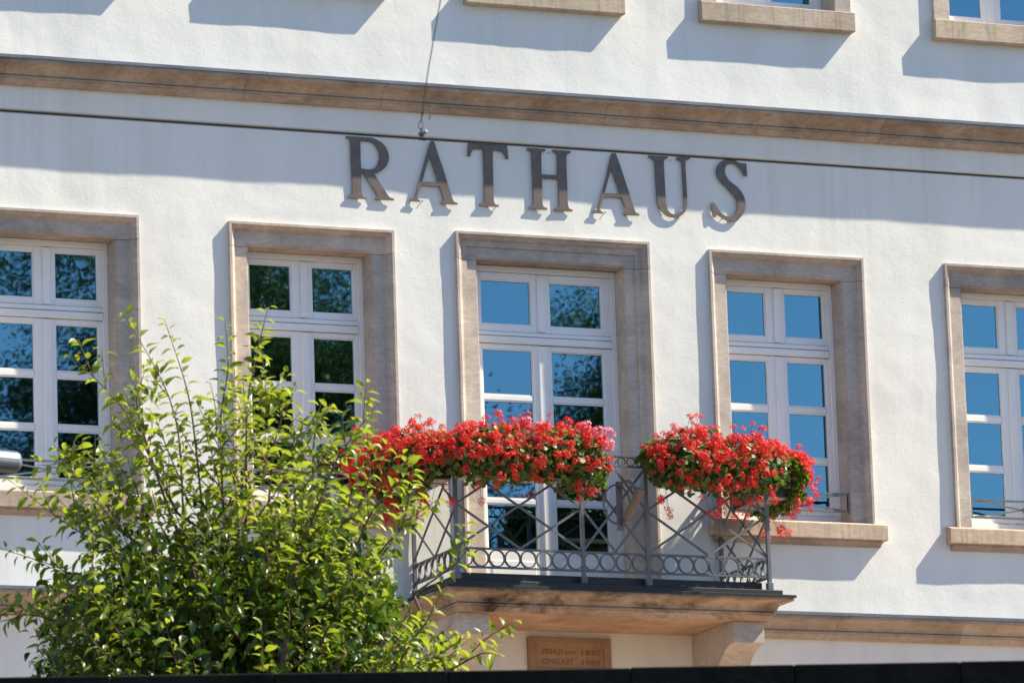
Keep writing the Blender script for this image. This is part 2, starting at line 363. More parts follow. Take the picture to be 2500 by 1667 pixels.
WX = {'A': -4.39, 'B': -2.159, 'D': 2.159, 'E': 4.39}
W2 = 0.725
holes = [(x-W2+.005, x+W2-.005, -2.40, -0.005) for x in WX.values()] + [(-0.875, 0.875, -3.0, 0.025)]
UX_ = [-4.39, -2.159, -0.01, 2.159, 4.39]
holes += [(x-0.70, x+0.70, 2.05, 4.30) for x in UX_]
def facade():
    st = 0.045
    def axis(a, b, breaks):
        g = set(np.round(np.arange(a, b+1e-6, st), 4).tolist())
        for q in breaks:
            g = {t for t in g if abs(t-q) > st*0.55}
        g |= set(breaks) | {a, b}
        return sorted(g)
    xs = axis(-8.5, 8.5, [h[i] for h in holes for i in (0, 1)])
    zs = axis(TZ, 5.4, [z for h in holes for z in h[2:]])
    nx, nz = len(xs), len(zs)
    vs = []
    for z in zs:
        for x in xs:
            n = noise.noise(Vector((x*1.3, 3.1, z*1.6)))*0.0055 + noise.noise(Vector((x*4.7, 9.2, z*5.1)))*0.0022 + noise.noise(Vector((x*11, 1.2, z*12)))*0.0006
            vs.append((x, WALL+n, z))
    fs = []
    for j in range(nz-1):
        zc = (zs[j]+zs[j+1])/2
        for i in range(nx-1):
            xc = (xs[i]+xs[i+1])/2
            if any(h[0] < xc < h[1] and h[2] < zc < h[3] for h in holes): continue
            a = j*nx+i
            fs.append((a, a+1, a+nx+1, a+nx))
    me = bpy.data.meshes.new('wall'); me.from_pydata(vs, [], fs); me.materials.append(MAT['plaster'])
    me.polygons.foreach_set('use_smooth', [True]*len(me.polygons))
    return link('wall', me, hall, HL)
facade()
# the body of the building behind the facade
m = MB()
m.box(-8.5, -8.2, 0.30, 9, TZ, 5.4); m.box(8.2, 8.5, 0.30, 9, TZ, 5.4); m.box(-8.2, 8.2, 8.7, 9, TZ, 5.4)
m.build('rear_wall', 'plaster', hall, loc=HL)
m = MB().box(-8.6, 8.6, -0.35, 9.1, 5.4, 5.6)
m.prism([(-0.5, 5.6), (9.2, 5.6), (4.4, 8.8)], -8.7, 8.7); m.build('roof', 'cornice', hall, loc=HL)
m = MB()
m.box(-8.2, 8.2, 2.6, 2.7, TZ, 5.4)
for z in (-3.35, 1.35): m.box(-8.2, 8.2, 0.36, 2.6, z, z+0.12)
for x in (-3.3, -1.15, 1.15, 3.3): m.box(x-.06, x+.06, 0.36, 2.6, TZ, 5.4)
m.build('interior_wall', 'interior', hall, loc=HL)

# ---- stone cornices: profile (y, z) relative to the flashing level
def cove(y0, z0, y1, z1, n=6, bulge=0.5):
    pts = []
    for i in range(n+1):
        t = i/n*math.pi/2
        pts.append((y0+(y1-y0)*math.sin(t), z0+(z1-z0)*(1-math.cos(t))))
    return pts
PROF = [(-0.170, 0.0), (-0.170, -0.034), (-0.152, -0.036)] + cove(-0.150, -0.040, -0.060, -0.108) + \
       [(-0.042, -0.111), (-0.042, -0.120), (-0.054, -0.121), (-0.054, -0.132), (-0.038, -0.134), (-0.038, -0.141), (-0.030, -0.152), (-0.010, -0.172), (-0.004, -0.180)]
def cornice(z, joints, fjoints, x0, x1, gap=None):
    c = hpart('stone_cornice')
    def blocks(a, b, js, fn):
        e = [a]+[j for j in js if a+.05 < j < b-.05]+[b]
        for p, q in zip(e[:-1], e[1:]): fn(p+0.0022, q-0.0022)
    prof = [(0.06, 0.0)] + PROF + [(0.06, -0.180)]
    spans = [(x0, x1)] if gap is None else [(x0, gap[0]), (gap[1], x1)]
    for a, b in spans:
        def blk(p, q):
            dy = random.uniform(-.002, .002); dz = random.uniform(-.0015, .0015)
            MB().prism([(y+dy, z+zz+dz) for y, zz in prof], p, q).build('stone_block', 'cornice', c)
        blocks(a, b, joints, blk)
        def fl(p, q):
            dz = random.uniform(0, .003)
            MB().prism([(0.05, z+.050+dz), (-.186, z+.020+dz), (-.186, z-.006+dz), (-.181, z-.006+dz), (-.181, z+.006+dz), (0.05, z+.006+dz)], p, q).build('flashing', 'zinc', c)
        blocks(a, b, fjoints, fl)
    # mortar bed behind the joints
    m = MB()
    for a, b in spans: m.prism([(y+.006, z+zz) for y, zz in prof], a, b)
    m.build('mortar', 'cornice', c)
    return c
cornice(1.205, [-6.6, -4.81, -2.74, -1.531, 0.494, 1.904, 3.082, 3.93, 6.2], [-6.5, -4.686, -2.594, -0.539, 1.517, 3.618, 5.6], -8.5, 8.5)
cornice(-3.128, [-6.1, -4.5, -2.9, 2.45, 3.62, 5.3], [-6.3, -4.1, 2.74, 4.9], -8.5, 8.5, gap=(-1.44, 1.56))

# ---- window surrounds
SURR = [(0, .30), (0, 0), (.021, 0), (.024, .010), (.033, .022), (.044, .031), (.050, .034), (.052, .046), (.060, .048), (.062, .062),
        (.068, .068), (.170, .068), (.173, .079), (.184, .081), (.184, .34)]
SURRC = [(0, .30), (0, 0), (.021, 0), (.024, .012), (.036, .026), (.052, .034), (.055, .046), (.062, .048), (.064, .056), (.112, .058),
         (.115, .074), (.201, .076), (.204, .086), (.212, .088), (.212, .34)]
def surround(parent, hw, top, zj, zb, prof):
    rows = []
    for (px, pz, dx, dz) in ((-hw, zj, 1, 0), (-hw, top, 1, -1), (hw, top, -1, -1), (hw, zj, -1, 0)):
        rows.append([(px+dx*d, y, pz+dz*d) for d, y in prof])
    MB().sweep(rows).build('lintel', 'stone', parent)
    for sx in (-1, 1):
        rows = [[(sx*(hw-d), y+.001, z) for d, y in prof] for z in (zj-.004, zb)]
        MB().sweep(rows).build('jamb', 'stone', parent)
def sash(parent, x0, x1, z0, z1, gx0, gx1, rows, y=.283):
    # casement from (x0..x1, z0..z1); glass from gx0..gx1 in the given (bottom, top) rows
    m = MB(); d = y+.045
    m.box(x0, gx0, y, d, z0, z1, .004); m.box(gx1, x1, y, d, z0, z1, .004)
    zz = [z0]+[v for r in rows for v in r]+[z1]
    for i in range(0, len(zz), 2):
        big = i in (0, len(zz)-2)
        m.box(gx0+.0005, gx1-.0005, y+(.001 if big else .006), d, zz[i], zz[i+1], .003 if big else .007)
    for a, b in rows:                                    # glazing bead round each pane
        t = .009
        m.box(gx0, gx0+t, y+.010, d, a, b); m.box(gx1-t, gx1, y+.010, d, a, b)
        m.box(gx0+t, gx1-t, y+.0102, d, a, a+t); m.box(gx0+t, gx1-t, y+.0102, d, b-t, b)
    m.build('sash', 'wood', parent)
    for a, b in rows:
        p = MB().box(-(gx1-gx0)/2-.002, (gx1-gx0)/2+.002, 0, .006, -(b-a)/2-.002, (b-a)/2+.002).build('pane', 'glass', parent, loc=((gx0+gx1)/2, y+.024, (a+b)/2))
        p.rotation_euler = (math.radians(random.uniform(-.16, .16)), 0, math.radians(random.uniform(-.2, .2)))
def guard(parent, hw, z0, z1, y):
    m = MB(); t = .014
    for z in (z0, z1): m.bar((-hw, y, z), (hw, y, z), t, t*1.3)
    for x in (-hw+.006, hw-.006): m.bar((x, y, z0), (x, y, z1), .016, .012, (1, 0, 0))
    zc = (z0+z1)/2
    for sx in (-1, 1):
        for z in (z0, z1): m.bar((sx*(hw-.01), y, z), (sx*.028, y, zc), .011, .013)
    m.ring((0, y, zc), .028, .028, .01, .014, 18)
    for sx in (-1, 1): m.box(sx*hw-.012, sx*hw+.012, y-.014, y+.014, z0-.012, z1+.012, .003)
    m.build('guard_rail', 'iron', parent)
def frame(parent, hw, top, bot, y=.270):
    m = MB(); d = y+.075; w = .052
    m.box(-hw, hw, y, d, top-w, top, .003)
    for s in (-1, 1):
        a, b = sorted((s*hw, s*(hw-w+.008)))
        m.box(a, b, y-.0008, d, bot, top-w, .003)
    m.build('frame', 'wood', parent)
def curtain(parent, x0, x1, z0, z1, y=.55):
    n = 60; rows = []
    for z in (z1, z0):
        rows.append([(x0+(x1-x0)*i/n, y+.035*math.sin(i*1.05+(.2 if z == z0 else 0))+.015*math.sin(i*.43), z) for i in range(n+1)])
    back = [[(x, yy+.006, z) for x, yy, z in reversed(r)] for r in rows]
    MB().sweep([a+b for a, b in zip(rows, back)], closed=True).build('curtain', 'curtain', parent, smooth=True)

def make_window():
    w = hpart('window')
    hw = .541
    surround(w, W2, 0, -.196, -2.300, SURR)
    # sill with moulding below
    MB().prism([(.32, -2.285), (.02, -2.300), (-.046, -2.318), (-.05, -2.324), (-.05, -2.446), (-.044, -2.452), (.32, -2.452)], -.816, .816).build('sill', 'sill', w)
    MB().prism([(.20, -2.453), (-.012, -2.453), (-.012, -2.463), (-.004, -2.470), (.016, -2.490), (.022, -2.502), (.20, -2.502)], -.778, .778).build('sill_moulding', 'cornice', w)
    frame(w, hw, -.186, -2.30)
    lx0, lx1, rx0, rx1 = -.461, -.088, .092, .461
    xm = .022
    up = [(-.668, -.280)]
    lo = [(-2.145, -1.755), (-1.704, -1.318), (-1.264, -.876)]
    sash(w, -hw+.044, xm-.024, -.722, -.240, lx0, lx1, up); sash(w, xm-.021, hw-.044, -.722, -.240, rx0, rx1, up, .285)
    sash(w, -hw+.044, xm-.024, -2.205, -.834, lx0, lx1, lo); sash(w, xm-.021, hw-.044, -2.205, -.834, rx0, rx1, lo, .285)
    m = MB()
    m.box(xm-.036, xm+.030, .268, .285, -.716, -.246, .004); m.box(xm-.038, xm+.032, .268, .285, -2.195, -.840, .004)
    m.build('astragal', 'wood', w)
    m = MB().box(-hw+.044, hw-.044, .262, .34, -.830, -.770, .006); m.box(-hw+.044, hw-.044, .270, .34, -.764, -.727, .004)
    m.build('transom', 'wood', w)
    m = MB().box(-hw+.044, hw-.044, .272, .34, -2.262, -2.209, .004)
    m.build('bottom_rail', 'wood', w)
    MB().prism([(.34, -2.266), (.235, -2.278), (.235, -2.296), (.34, -2.296)], -hw+.002, hw-.002).build('drip_sill', 'alu', w)
    guard(w, .535, -2.190, -2.040, .105)
    return w
proto = make_window()
proto.location = (WX['D'], HL[1], HL[2])
for k in 'ABE':
    copy_tree(proto, hall, (WX[k], HL[1], HL[2]))
for k in 'ABDE':
    w = [o for o in hall.children if o.name.startswith('window') and abs(o.location.x-WX[k]) < 1e-4][0]
    for o in w.children:
        if o.name.startswith('pane'):
            o.rotation_euler = (math.radians(random.uniform(-.16, .16)), 0, math.radians(random.uniform(-.2, .2)))
    if k == 'B': curtain(w, .25, .60, -2.6, .1)

# balcony door
door = hpart('balcony_door')
hw = .668
surround(door, .88, .03, -.196, -3.02, SURRC)
frame(door, hw, -.186, -3.02)
cols = ((-.560, -.102), (.066, .546)); xm = -.012
up = [(-.684, -.304)]
lo = [(-2.594, -2.204), (-2.158, -1.766), (-1.720, -1.330), (-1.282, -.894)]
sash(door, -hw+.044, xm-.024, -.742, -.241, *cols[0], up); sash(door, xm-.021, hw-.044, -.742, -.241, *cols[1], up, .285)
sash(door, -hw+.044, xm-.024, -3.01, -.850, *cols[0], lo); sash(door, xm-.021, hw-.044, -3.01, -.850, *cols[1], lo, .285)
m = MB().box(xm-.038, xm+.032, .268, .285, -.736, -.264, .004); m.box(xm-.040, xm+.034, .268, .285, -2.99, -.856, .004); m.build('astragal', 'wood', door)
m = MB().box(-hw+.044, hw-.044, .262, .34, -.846, -.786, .006); m.box(-hw+.044, hw-.044, .270, .34, -.780, -.747, .004); m.build('transom', 'wood', door)
for a, b in cols: MB().box(a+.03, b-.03, .276, .30, -2.95, -2.68, .008).build('door_panel', 'wood', door)
curtain(door, .30, .70, -2.95, .1, .50)

# upper-floor windows
def make_upper():
    w = hpart('upper_window')
    z0 = 2.16
    for s in (-1, 1):
        a, b = sorted((s*.715, s*.560))
        MB().box(a, b, -.002, .34, z0-.002, 4.06, .004).build('jamb', 'stone', w)
    MB().box(-.715, .715, -.003, .34, 4.064, 4.26, .004).build('lintel', 'stone', w)
    MB().prism([(.34, 2.185), (.02, 2.165), (-.046, 2.155), (-.05, 2.150), (-.05, 1.992), (-.044, 1.984), (.34, 1.984)], -.725, .725).build('sill', 'sill', w)
    frame(w, .56, 4.07, 2.18)
    up = [(3.55, 3.95)]; lo = [(2.285, 2.66), (2.712, 3.08), (3.13, 3.40)]
    sash(w, -.516, -.003, 3.50, 4.00, -.478, -.090, up); sash(w, .001, .516, 3.50, 4.00, .090, .478, up, .285)
    sash(w, -.516, -.003, 2.225, 3.44, -.478, -.090, lo); sash(w, .001, .516, 2.225, 3.44, .090, .478, lo, .285)
    m = MB().box(-.036, .030, .268, .285, 2.235, 3.43, .004); m.box(-.036, .030, .268, .285, 3.51, 3.99, .004); m.build('astragal', 'wood', w)
    MB().box(-.516, .516, .264, .34, 3.444, 3.496, .004).build('transom', 'wood', w)
    MB().box(-.516, .516, .272, .34, 2.183, 2.221, .004).build('bottom_rail', 'wood', w)
    return w
up0 = make_upper(); up0.location = (UX_[0], HL[1], HL[2])
for x in UX_[1:]: copy_tree(up0, hall, (x, HL[1], HL[2]))

# ---- balcony
bal = hpart('balcony')
CX = .07
FY, HWF = -1.03, 1.545                           # flashing front and half width
ZB = -3.128
stone_y = FY+.014                                 # outermost stone face
stone_hw = HWF-.014
def slab_rows(prof, ys, hws):
    rows = []
    for corner in ('bl', 'fl', 'fr', 'br'):
        r = []
        for y, z in prof:
            ins = y+0.170
            hx = hws-ins; yy = ys+ins
            x = CX-hx if corner in ('bl', 'fl') else CX+hx
            r.append((x, yy if corner in ('fl', 'fr') else WALL+.02, ZB+z))
        rows.append(r)
    return rows
rows = slab_rows(PROF, stone_y, stone_hw)
# three stone blocks along the front, mitred returns at the sides
cuts = [CX-1.0, CX-.12, CX+.62]
def lerp_front(r0, r1, x):
    return [(x, a[1], a[2]) for a, b in zip(r0, r1)]
segs = [[rows[0], rows[1], lerp_front(rows[1], rows[2], cuts[0]-.002)],
        [lerp_front(rows[1], rows[2], cuts[0]+.002), lerp_front(rows[1], rows[2], cuts[1]-.002)],
        [lerp_front(rows[1], rows[2], cuts[1]+.002), lerp_front(rows[1], rows[2], cuts[2]-.002)],
        [lerp_front(rows[1], rows[2], cuts[2]+.002), rows[2], rows[3]]]
for sg in segs:
    MB().sweep(sg, cap=False).build('stone_block', 'balcony', bal)
MB().sweep([[(x+(.006 if x < CX else -.006), y+(.006 if y < 0 else 0), z) for x, y, z in r] for r in rows], cap=False).build('mortar', 'balcony', bal)
ins = PROF[-1][0]+.170
MB().box(CX-stone_hw+ins+.004, CX+stone_hw-ins-.004, stone_y+ins+.004, WALL+.03, ZB-.178, ZB-.02).build('soffit_slab', 'red_soffit' if 'red_soffit' in MAT else 'cornice', bal)
m = MB().box(CX-HWF, CX+HWF, FY, WALL+.03, ZB+.002, ZB+.012, .002)
m.box(CX-HWF, CX+HWF, FY, FY+.003, ZB-.012, ZB+.0021)
m.build('flashing', 'dark_sheet', bal)
MB().box(CX-HWF+.085, CX+HWF-.085, FY+.075, WALL+.03, ZB+.012, ZB+.062, .006).build('flashing', 'dark_sheet', bal)
MB().box(CX-1.36, CX+1.32, -.855, WALL+.03, ZB+.075, ZB+.135, .004).build('floor_slab', 'dark_sheet', bal)
# corbels
def corbel(x0, x1):
    f = -.785
    p = [(WALL+.05, -3.309), (f, -3.309), (f, -3.482), (f+.012, -3.486)]
    for i in range(1, 11):
        t = i/10*math.pi/2
        p.append((f+.012+.42*math.sin(t), -3.486-.50*(1-math.cos(t))))
    p += [(-.25, -4.15), (WALL+.05, -4.30)]
    MB().prism(p, x0, x1).build('corbel', 'stone', bal)
corbel(CX-1.365, CX-1.085); corbel(CX+1.075, CX+1.355)
# railing
RY = -.90
PX = [-1.335, -.228, .348, 1.437]
ZT, ZT2, ZL, ZL2 = -2.000, -2.083, -2.802, -2.955
bar_w, bar_d = .019, .010
def post(x, y, w=.031):
    m = MB().box(x-w/2, x+w/2, y-w/2, y+w/2, -3.045, ZT+.004, .002)
    m.box(x-.025, x+.025, y-.025, y+.025, -3.062, -3.0, .004)
    m.build('post', 'iron', bal)
for x in PX: post(x, RY)
for x in (PX[0], PX[-1]): post(x, WALL-.03)
def rails(p, q):
    for z, h, d in ((ZT, .012, .040), (ZT2, .013, .020), (ZL, .016, .020), (ZL2, .016, .020)):
        MB().bar((*p, z), (*q, z), d, h).build('rail', 'iron', bal)
rails((PX[0], RY), (PX[-1], RY))
for x in (PX[0], PX[-1]): rails((x, RY+.012), (x, WALL))
def lattice(p, q):
    p, q = Vector((*p, 0)), Vector((*q, 0)); mid = (p+q)/2; d = (q-p).normalized(); nrm = Vector((d.y, -d.x, 0))
    def P(t, z, off): v = p.lerp(q, t)+nrm*off; return (v.x, v.y, z)
    zm = (ZT2+ZL)/2; zt, zl = ZT2-.006, ZL+.008
    for (a, b, o) in (((0, zl), (1, zt), .006), ((0, zt), (1, zl), -.006)):
        MB().bar(P(a[0], a[1], o), P(b[0], b[1], o), bar_d, bar_w).build('bar', 'iron', bal)
    for (a, b, o) in (((0, zm), (.5, zl), .0061), ((.5, zl), (1, zm), -.0061), ((1, zm), (.5, zt), .0062), ((.5, zt), (0, zm), -.0062)):
        MB().bar(P(a[0], a[1], o), P(b[0], b[1], o), bar_d, bar_w).build('bar', 'iron', bal)
ring_me = MB().ring((0, 0, 0), .066, .068, .011, .020, 24).mesh('ring', 'iron')
ring_mx = MB().ring((0, 0, 0), .066, .068, .011, .020, 24, 'x').mesh('ring', 'iron')
small_me = MB().ring((0, 0, 0), .034, .034, .006, .012, 16).mesh('ring', 'iron')
small_mx = MB().ring((0, 0, 0), .034, .034, .006, .012, 16, 'x').mesh('ring', 'iron')
zc = (ZL+ZL2)/2
for (a, b, n) in ((PX[0], PX[1], 8), (PX[1], PX[2], 4), (PX[2], PX[3], 8)):
    lattice((a, RY), (b, RY))
    st = (b-a)/n
    for i in range(n):
        link('ring', ring_me, bal, (a+(i+.5)*st, RY, zc))
    k = int(round((b-a)/.080)); st = (b-a)/k
    for i in range(k): link('ring', small_me, bal, (a+(i+.5)*st, RY, (ZT+ZT2)/2))
for x in (PX[0], PX[3]):
    lattice((x, RY), (x, WALL))
    n = 7; st = (WALL-RY)/n
    for i in range(n): link('ring', ring_mx, bal, (x, RY+(i+.5)*st, zc))
    k = 12; st = (WALL-RY)/k
    for i in range(k): link('ring', small_mx, bal, (x, RY+(i+.5)*st, (ZT+ZT2)/2))

# ---- flag holder on the middle of the railing
fh = empty('flag_holder', (.06, RY, -2.6))
tag(fh, 'iron flagpole socket with oval ring on the middle of the balcony railing', 'flag holder')
xo = .02
MB().ring((xo, -.018, .20), .118, .160, .014, .010, 32).build('oval_ring', 'iron', fh)
MB().box(xo-.012, xo+.044, -.045, -.026, -.02, .385, .004).build('back_plate', 'iron', fh)
p0, p1 = Vector((xo+.045, -.09, .06)), Vector((xo+.135, -.21, .30))
d = (p1-p0)
m = MB().tube([p0, p0+d*.25, p1], [.034, .036, .037], 20, cap=False)
m.tube([p1, p0+d*.25, p0+d*.1], [.031, .029, .027], 20, cap=False)
m.tube([p0+d*.80, p0+d*.83, p0+d*.97, p1+d*.0], [.038, .041, .041, .037], 20, cap=False)
m.build('socket_tube', 'galv_brown', fh, smooth=True)
m = MB().tube([(xo+.02, -.04, .33), (xo+.02, -.10, .37), (xo+.06, -.15, .37), tuple(p0+d*.86)], .016, 8)
m.tube([(xo+.02, -.04, .02), tuple(p0+d*.1)], .012, 8)
m.build('bracket_arm', 'iron', fh, smooth=True)

# ---- lettering RATHAUS
def outline_mesh(name, polys, ext, bevel, mat):
    cu = bpy.data.curves.new(name, 'CURVE'); cu.dimensions = '2D'; cu.fill_mode = 'BOTH'; cu.extrude = ext; cu.bevel_depth = bevel; cu.bevel_resolution = 1
    for pl in polys:
        sp = cu.splines.new('POLY'); sp.points.add(len(pl)-1); sp.use_cyclic_u = True
        for q, (x, z) in zip(sp.points, pl): q.co = (x, z, 0, 1)
    o = bpy.data.objects.new('tmp', cu); COL.objects.link(o)
    bpy.context.view_layer.update()
    me = bpy.data.meshes.new_from_object(o.evaluated_get(bpy.context.evaluated_depsgraph_get()))
    bpy.data.objects.remove(o); bpy.data.curves.remove(cu)
    me.name = name; me.transform(Matrix.Rotation(math.pi/2, 4, 'X')); me.materials.clear(); me.materials.append(MAT[mat])
    return me
def catmull(pl, sub=3):
    # round only the gentle corners, keep the sharp ones
    n = len(pl); out = []
    for i in range(n):
        p0, p1, p2, p3 = (Vector(pl[(i+k) % n]) for k in (-1, 0, 1, 2))
        a = (p1-p0); b = (p2-p1); c = (p3-p2)
        out.append(tuple(p1))
        if a.length > 0 and c.length > 0 and a.angle(b) < .6 and b.angle(c) < .6 and b.length < .09:
            for k in range(1, sub):
                t = k/sub
                q = 0.5*((2*p1)+(p2-p0)*t+(2*p0-5*p1+4*p2-p3)*t*t+(-p0+3*p1-3*p2+p3)*t**3)
                out.append(tuple(q))
    return out
sign = empty('sign_lettering', (.5, .018, .26))
tag(sign, 'dark bronze serif capital letters spelling RATHAUS on the white wall', 'sign lettering')
for ch, polys in LETTERS:
    me = outline_mesh('letter', [catmull(p) for p in polys], .004, .0012, 'bronze')
    o = link('letter', me, sign, (-.5, .0035, -.26))
    o['label'] = 'bronze letter ' + ch
    xs = [p[0] for p in polys[0]]; zs = [p[1] for p in polys[0]]
    m = MB()
    for px, pz in ((min(xs)*.72+max(xs)*.28, min(zs)+.018), (min(xs)*.28+max(xs)*.72, min(zs)+.02), (sum(xs)/len(xs), max(zs)-.03)):
        m.tube([(px-.5, .008, pz-.26), (px-.5, .03, pz-.26)], .004, 6)
    m.build('mounting_pin', 'bronze', o, loc=(.5, -.0035, .26))

# ---- plaque under the balcony
pq = empty('stone_plaque', (.024, .01, -3.75))
tag(pq, 'red sandstone plaque under the balcony reading ERBAUT um 1830 ERNEUERT 1989', 'plaque')
z1, z0_ = -3.357+3.75, -3.665+3.75-.0
m = MB()
w = .374; b = .065; d = .028
m.box(-w, w, 0, d+.01, z1-.052, z1, .004); m.box(-w, w, 0, d+.01, z0_, z0_+.05, .004)
m.box(-w, -w+b, .0008, d+.01, z0_+.05, z1-.052, .003); m.box(w-b, w, .0008, d+.01, z0_+.05, z1-.052, .003)
for sx in (-1, 1):
    xx = sx*(w-b)
    m.prism_x([(xx, z1-.052), (xx-sx*.03, z1-.052), (xx, z1-.082)], .001, d)
m.build('plaque_frame', 'red_stone', pq)
MB().box(-w+b-.005, w-b+.005, .016, d+.01, z0_+.045, z1-.048).build('plaque_panel', 'red_stone', pq)
def text_mesh(s, size):
    cu = bpy.data.curves.new('t', 'FONT'); cu.body = s; cu.size = size; cu.align_x = 'LEFT'; cu.extrude = .0008
    o = bpy.data.objects.new('tmp', cu); COL.objects.link(o); bpy.context.view_layer.update()
    me = bpy.data.meshes.new_from_object(o.evaluated_get(bpy.context.evaluated_depsgraph_get()))
    bpy.data.objects.remove(o); bpy.data.curves.remove(cu)
    me.transform(Matrix.Rotation(math.pi/2, 4, 'X'))
    me.materials.clear(); me.materials.append(MAT['red_dark']); return me
for s, x, zt in (('\u0404RBAUT', -.247, -3.447), ('um', -.040, -3.447), ('1830', .095, -3.450), ('\u0404RN\u0404U\u0404RT', -.247, -3.530), ('1989', .095, -3.533)):
    me = text_mesh(s, .062)
    o = link('engraved_word', me, pq, (x, .0148, zt-.047+3.75)); o['kind'] = 'stuff'
    xs = [v.co.x for v in me.vertices]; tw = {'um': .085, '1830': .165, '1989': .165}.get(s, .19 if len(s) == 6 else .28)
    o.scale = (tw/(max(xs)-min(xs)), 1, 1)
# ------------------------------------------------------------------ flower boxes and geraniums
def petal_head(seed, mat):
    r = random.Random(seed); V = []; F = []; T = []
    n = r.randint(10, 15)
    for i in range(n):
        u = (i+.5)/n; ph = i*2.39996+r.uniform(-.3, .3); ct = 1-u*1.15
        st = math.sqrt(max(0, 1-ct*ct)); rad = r.uniform(.026, .046)
        nrm = Vector((st*math.cos(ph), st*math.sin(ph), ct))
        c = nrm*rad+Vector((0, 0, .004)); nrm = (nrm+Vector((r.uniform(-.4, .4), r.uniform(-.4, .4), r.uniform(-.2, .4)))).normalized()
        a = nrm.orthogonal().normalized(); b = nrm.cross(a); a0 = r.uniform(0, 6)
        tint = r.uniform(.1, .9)
        for k in range(5):
            t = a0+k*2*math.pi/5+r.uniform(-.15, .15)
            d = a*math.cos(t)+b*math.sin(t); s = nrm.cross(d)
            L = r.uniform(.014, .021); w = .0042; up = nrm*r.uniform(-.003, .007)
            i0 = len(V)
            V += [c+d*.002-s*.0015, c+d*.002+s*.0015, c+d*L*.72+s*w+up*.6, c+d*L+up, c+d*L*.72-s*w+up*.6]
            F += [(i0, i0+1, i0+2, i0+3, i0+4)]; T += [tint]*5
        i0 = len(V)                                         # floret stalk
        V += [Vector((0, 0, 0)), c*.5+a*.001, c, c*.5-a*.001]; F.append((i0, i0+1, i0+2, i0+3)); T += [.1]*4
    me = bpy.data.meshes.new('flower_head'); me.from_pydata([tuple(v) for v in V], [], F)
    at = me.attributes.new('tint', 'FLOAT', 'POINT'); at.data.foreach_set('value', T)
    me.materials.append(MAT[mat]); return me
HEADS = [petal_head(i, 'petal') for i in range(7)]; PINK = [petal_head(40, 'pink'), petal_head(41, 'pink')]

def leaf_cloud(name, P, D, Nn, L, W, tint, mat, parent, tmpl):
    # many leaves as one mesh: P base points, D directions, Nn blade normals
    D = D/np.linalg.norm(D, axis=1, keepdims=True)
    S = np.cross(D, Nn); S /= np.linalg.norm(S, axis=1, keepdims=True)+1e-9
    U = np.cross(S, D)
    tv, tf = tmpl
    V = P[:, None, :] + L[:, None, None]*tv[None, :, 0:1]*D[:, None, :] + W[:, None, None]*tv[None, :, 1:2]*S[:, None, :] + L[:, None, None]*tv[None, :, 2:3]*U[:, None, :]
    n, k = len(P), len(tv)
    V = V.reshape(-1, 3)
    F = (np.array(tf)[None, :, :] + (np.arange(n)*k)[:, None, None]).reshape(-1, len(tf[0]))
    me = bpy.data.meshes.new(name)
    me.vertices.add(len(V)); me.vertices.foreach_set('co', V.astype(np.float32).ravel())
    m_ = F.shape[1]
    me.loops.add(F.size); me.loops.foreach_set('vertex_index', F.astype(np.int32).ravel())
    me.polygons.add(len(F)); me.polygons.foreach_set('loop_start', np.arange(0, F.size, m_, dtype=np.int32))
    me.update(calc_edges=True); me.validate()
    at = me.attributes.new('tint', 'FLOAT', 'POINT'); at.data.foreach_set('value', np.repeat(tint, k).astype(np.float32))
    me.materials.append(MAT[mat])
    me.polygons.foreach_set('use_smooth', [True]*len(me.polygons))
    return link(name, me, parent)
# blade: x along the leaf, y across (-1..1), z lift; folded along the rib and curling down at the tip
def blade(curl, fold):
    xs = [0, .22, .5, .78, 1.0]; ws = [.06, .72, 1.0, .62, .03]
    v = []
    for x, w in zip(xs, ws):
        z = -curl*x*x
        v += [(x, -w, z+fold*w), (x, 0, z), (x, w, z+fold*w)]
    f = []
    for i in range(4):
        a = i*3
        f += [(a, a+1, a+4, a+3), (a+1, a+2, a+5, a+4)]
    return np.array(v), f
BLADE = blade(.48, .13)
ROUND = (np.array([(0, 0, 0), (.25, -.9, .10), (.62, -1.0, .06), (1, -.35, -.05), (.86, 0, -.02), (1, .35, -.05), (.62, 1.0, .06), (.25, .9, .10)]) , [(0, 1, 2, 4), (2, 3, 4, 4), (0, 4, 6, 7), (4, 5, 6, 6)])
ROUND = (ROUND[0], [(0, 1, 2, 3), (0, 3, 4, 4), (0, 4, 5, 5), (0, 5, 6, 7)])
ROUND = (np.array([(0, 0, 0), (.25, -.9, .10), (.62, -1.0, .06), (1, -.35, -.05), (1, .35, -.05), (.62, 1.0, .06), (.25, .9, .10), (.5, 0, -.04)]),
         [(0, 1, 2, 7), (7, 2, 3, 4), (0, 7, 5, 6), (7, 4, 5, 5)])
ROUND = (ROUND[0], [(0, 1, 7), (1, 2, 7), (2, 3, 7), (3, 4, 7), (4, 5, 7), (5, 6, 7), (6, 0, 7)])

